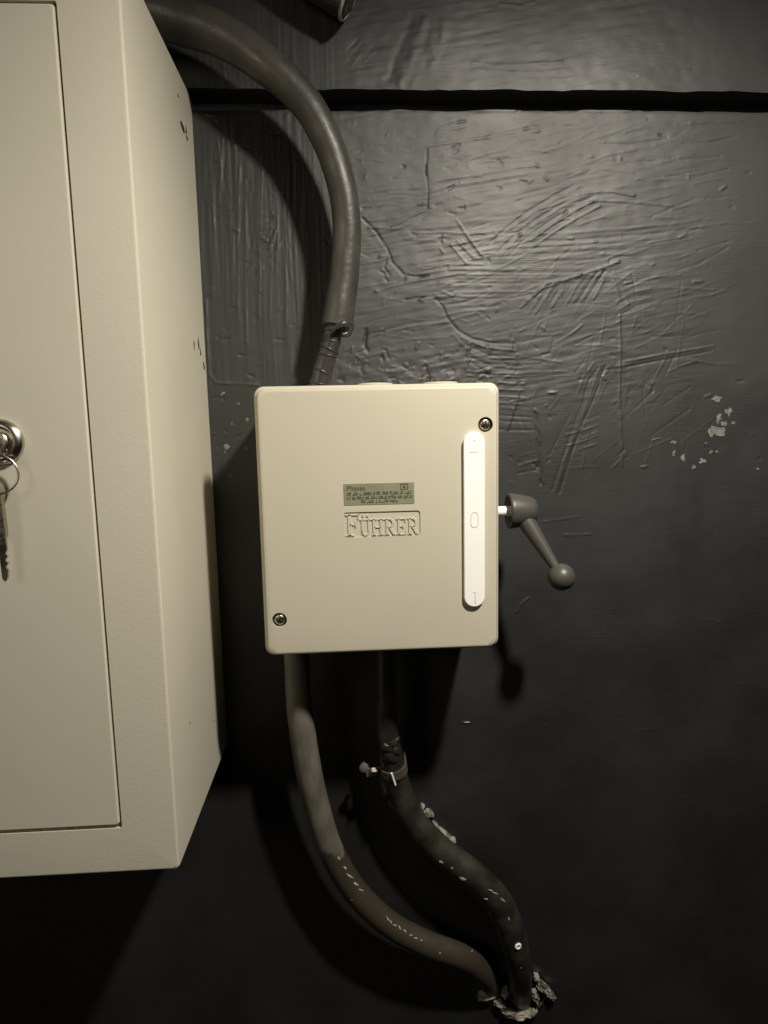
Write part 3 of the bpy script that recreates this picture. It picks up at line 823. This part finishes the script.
# ------------------------------------------------------------------ lower right pipe with strap
R3 = 0.0142
rp = empty('black_pipe', P(388, 700, 0.05), 'black pipe snaking from the box underside through a strap to the wall hole', 'pipe')
path, rad = pix_path([(385, 640, 0.050, R3*0.70), (386, 680, 0.050, R3*0.70), (387, 725, 0.048, R3*0.76), (391, 755, 0.044, R3*0.84), (398, 785, 0.038, R3*0.88), (412, 818, 0.034, R3*0.95), (440, 850, 0.034, R3), (472, 874, 0.036, R3*1.04),
                      (498, 902, 0.036, R3*1.08), (512, 936, 0.032, R3*1.06), (519, 968, 0.022, R3*1.0), (520, 1000, -0.010, R3*0.92)])
bm = bmesh.new(); tube(bm, path, rad, 30, True, 0.02, 4)
rpip = from_bm('pipe_wall', bm, M['pipe'], rp)
s = surf(rpip, 518, 946)
if s:
    bm = bmesh.new(); torus(bm, s[0]+s[1]*0.0004, s[1], 0.0026, 0.0013, 24, 8)
    from_bm('pale_ring', bm, M['white'], rp)
for (a, b, sx, sz, rt) in [(441, 862, 3, 1.2, -0.6), (452, 868, 1.6, 0.8, -0.6), (463, 879, 4, 1.6, -0.5), (495, 893, 5, 0.5, -0.6), (503, 900, 4, 0.5, -0.8), (490, 890, 3, 0.6, -0.4), (486, 899, 2, 0.8, 0), (521, 968, 0.6, 0.6, 0), (509, 919, 0.7, 2, 0.2)]:
    s = surf(rpip, a, b); sd += 1
    if s: flake('paint_fleck', s[0], s[1], sx*0.001, sz*0.001, rt, M['fleck'], rp, 0.0003, 8, 300+sd, 0.4)
# lumpy putty on the pipe above the strap
for i, (a, b, r_) in enumerate([(386, 748, 5), (393, 744, 4), (397, 751, 4.5), (389, 757, 5), (398, 740, 3.5), (394, 760, 4), (382, 760, 4)]):
    s = surf(rpip, a, b)
    if not s: continue
    bm = bmesh.new(); bmesh.ops.create_icosphere(bm, subdivisions=2, radius=r_*0.001, matrix=Matrix.Translation(s[0]-s[1]*0.001))
    q = random.Random(i)
    for v in bm.verts:
        dd = v.co-s[0]; dd = dd-s[1]*dd.dot(s[1])*0.45
        v.co = s[0]+dd*q.uniform(0.75, 1.35)
    from_bm('putty_lump', bm, M['pipe'], rp, angle=35)
# strap
st = empty('pipe_strap', P(380, 770, 0.01), 'small steel strap clamp with a screw holding the black pipe', 'clamp')
j = min(range(len(path)), key=lambda i: (path[i]-P(395, 768, 0.042)).length)
t = (path[j+1]-path[j-1]).normalized(); c0 = path[j]; rr0 = rad[j]
u = Vector((1, 0, 0)); u = (u-t*u.dot(t)).normalized(); v = t.cross(u)
if v.y > 0: v = -v                              # v points to the viewer
bm = bmesh.new(); L1, L2 = [], []
arcp = [c0+u*rr0*1.08-v*(c0.y*-1-0.001)]+[c0+(u*math.cos(x_)+v*math.sin(x_))*rr0*1.08 for x_ in np.linspace(0, math.pi, 18)]
arcp += [c0-u*rr0*1.25+v*0.0005, c0-u*(rr0+0.006), c0-u*(rr0+0.016)]
def ribbon(bm, pts, wdir, wd_, th):
    prev = None
    for i, p in enumerate(pts):
        a = pts[max(0, i-1)]; b = pts[min(len(pts)-1, i+1)]
        nn = (b-a).cross(wdir).normalized()
        ring = [bm.verts.new(p+wdir*wd_/2+nn*th/2), bm.verts.new(p-wdir*wd_/2+nn*th/2), bm.verts.new(p-wdir*wd_/2-nn*th/2), bm.verts.new(p+wdir*wd_/2-nn*th/2)]
        if prev: bridge(bm, prev, ring)
        else: bm.faces.new(ring)
        prev = ring
    bm.faces.new(list(reversed(prev)))
ribbon(bm, arcp, t, 0.0095, 0.0014)
from_bm('strap_band', bm, M['cable'], st, angle=40)
e = P(364, 768, 0.040)
bm = bmesh.new(); lathe(bm, Vector((e.x, -0.002, e.z)), Vector((0, -1, 0)), [(0.030, 0), (0.030, 0.0022), (0.036, 0.0022), (0.0362, 0.0048), (0.0395, 0.0046), (0.0405, 0.003), (0.0407, 0)], 20)
from_bm('strap_screw', bm, M['cable'], st, angle=40)
e = P(373, 771, 0.043)
bm = bmesh.new(); lathe(bm, e, Vector((-0.9, -0.35, 0.1)), [(-0.004, 0), (-0.004, 0.0042), (0.002, 0.0042), (0.003, 0.003), (0.003, 0)], 6)
from_bm('strap_nut', bm, M['steel'], st, angle=20)
bm = bmesh.new(); 
a, b = P(391.5, 773, 0.058), P(395.5, 785, 0.056)
lathe(bm, a, b-a, [(0, 0), (0, 0.0010), ((b-a).length, 0.0010), ((b-a).length, 0)], 10)
from_bm('tie_end', bm, M['white'], st, angle=30)
# torn pale flakes standing beside the pipe
for i, (a, b, c, d, rt) in enumerate([(428, 812, 6, 4, -0.7), (434, 823, 4, 3, -0.6), (443, 831, 10, 3.4, -0.75), (451, 838, 4.5, 3, -0.5), (422, 805, 3, 3, -0.7), (466, 722, 4, 0.7, 0)]):
    wall_chip(a, b, c, d, rt, 'plaster_dirty', 400+i, 'plaster_flake', 0.006 if i < 5 else 0.0008, 10, 0.4)

# ------------------------------------------------------------------ broken pipe end at the top
ps = empty('pipe_stub', P(340, 6, 0.03), 'broken black pipe end with a pale rim at the top edge', 'pipe')
path, rad = pix_path([(196, -100, -0.015, 0.018), (214, -88, 0.006, 0.018), (240, -70, 0.020, 0.018), (290, -40, 0.025, 0.018), (322, -19, 0.026, 0.018), (340, -7, 0.026, 0.0175), (349, -1, 0.026, 0.017)], 10)
bm = bmesh.new(); tube(bm, path, rad, 28, True, 0.02, 8)
from_bm('pipe_wall', bm, M['tape'], ps)
t = (path[-1]-path[-3]).normalized()
bm = bmesh.new(); torus(bm, path[-1], t, 0.0165, 0.0016, 32, 8)
from_bm('pale_rim', bm, M['fleck'], ps)
bm = bmesh.new(); lathe(bm, path[-1], t, [(-0.004, 0.0162), (0.0012, 0.0160), (0.0020, 0.010), (0.0016, 0.005), (0.0024, 0)], 24)
for v in bm.verts: v.co += Vector([random.uniform(-0.0007, 0.0007) for _ in range(3)])
from_bm('mortar_plug', bm, M['tape'], ps)
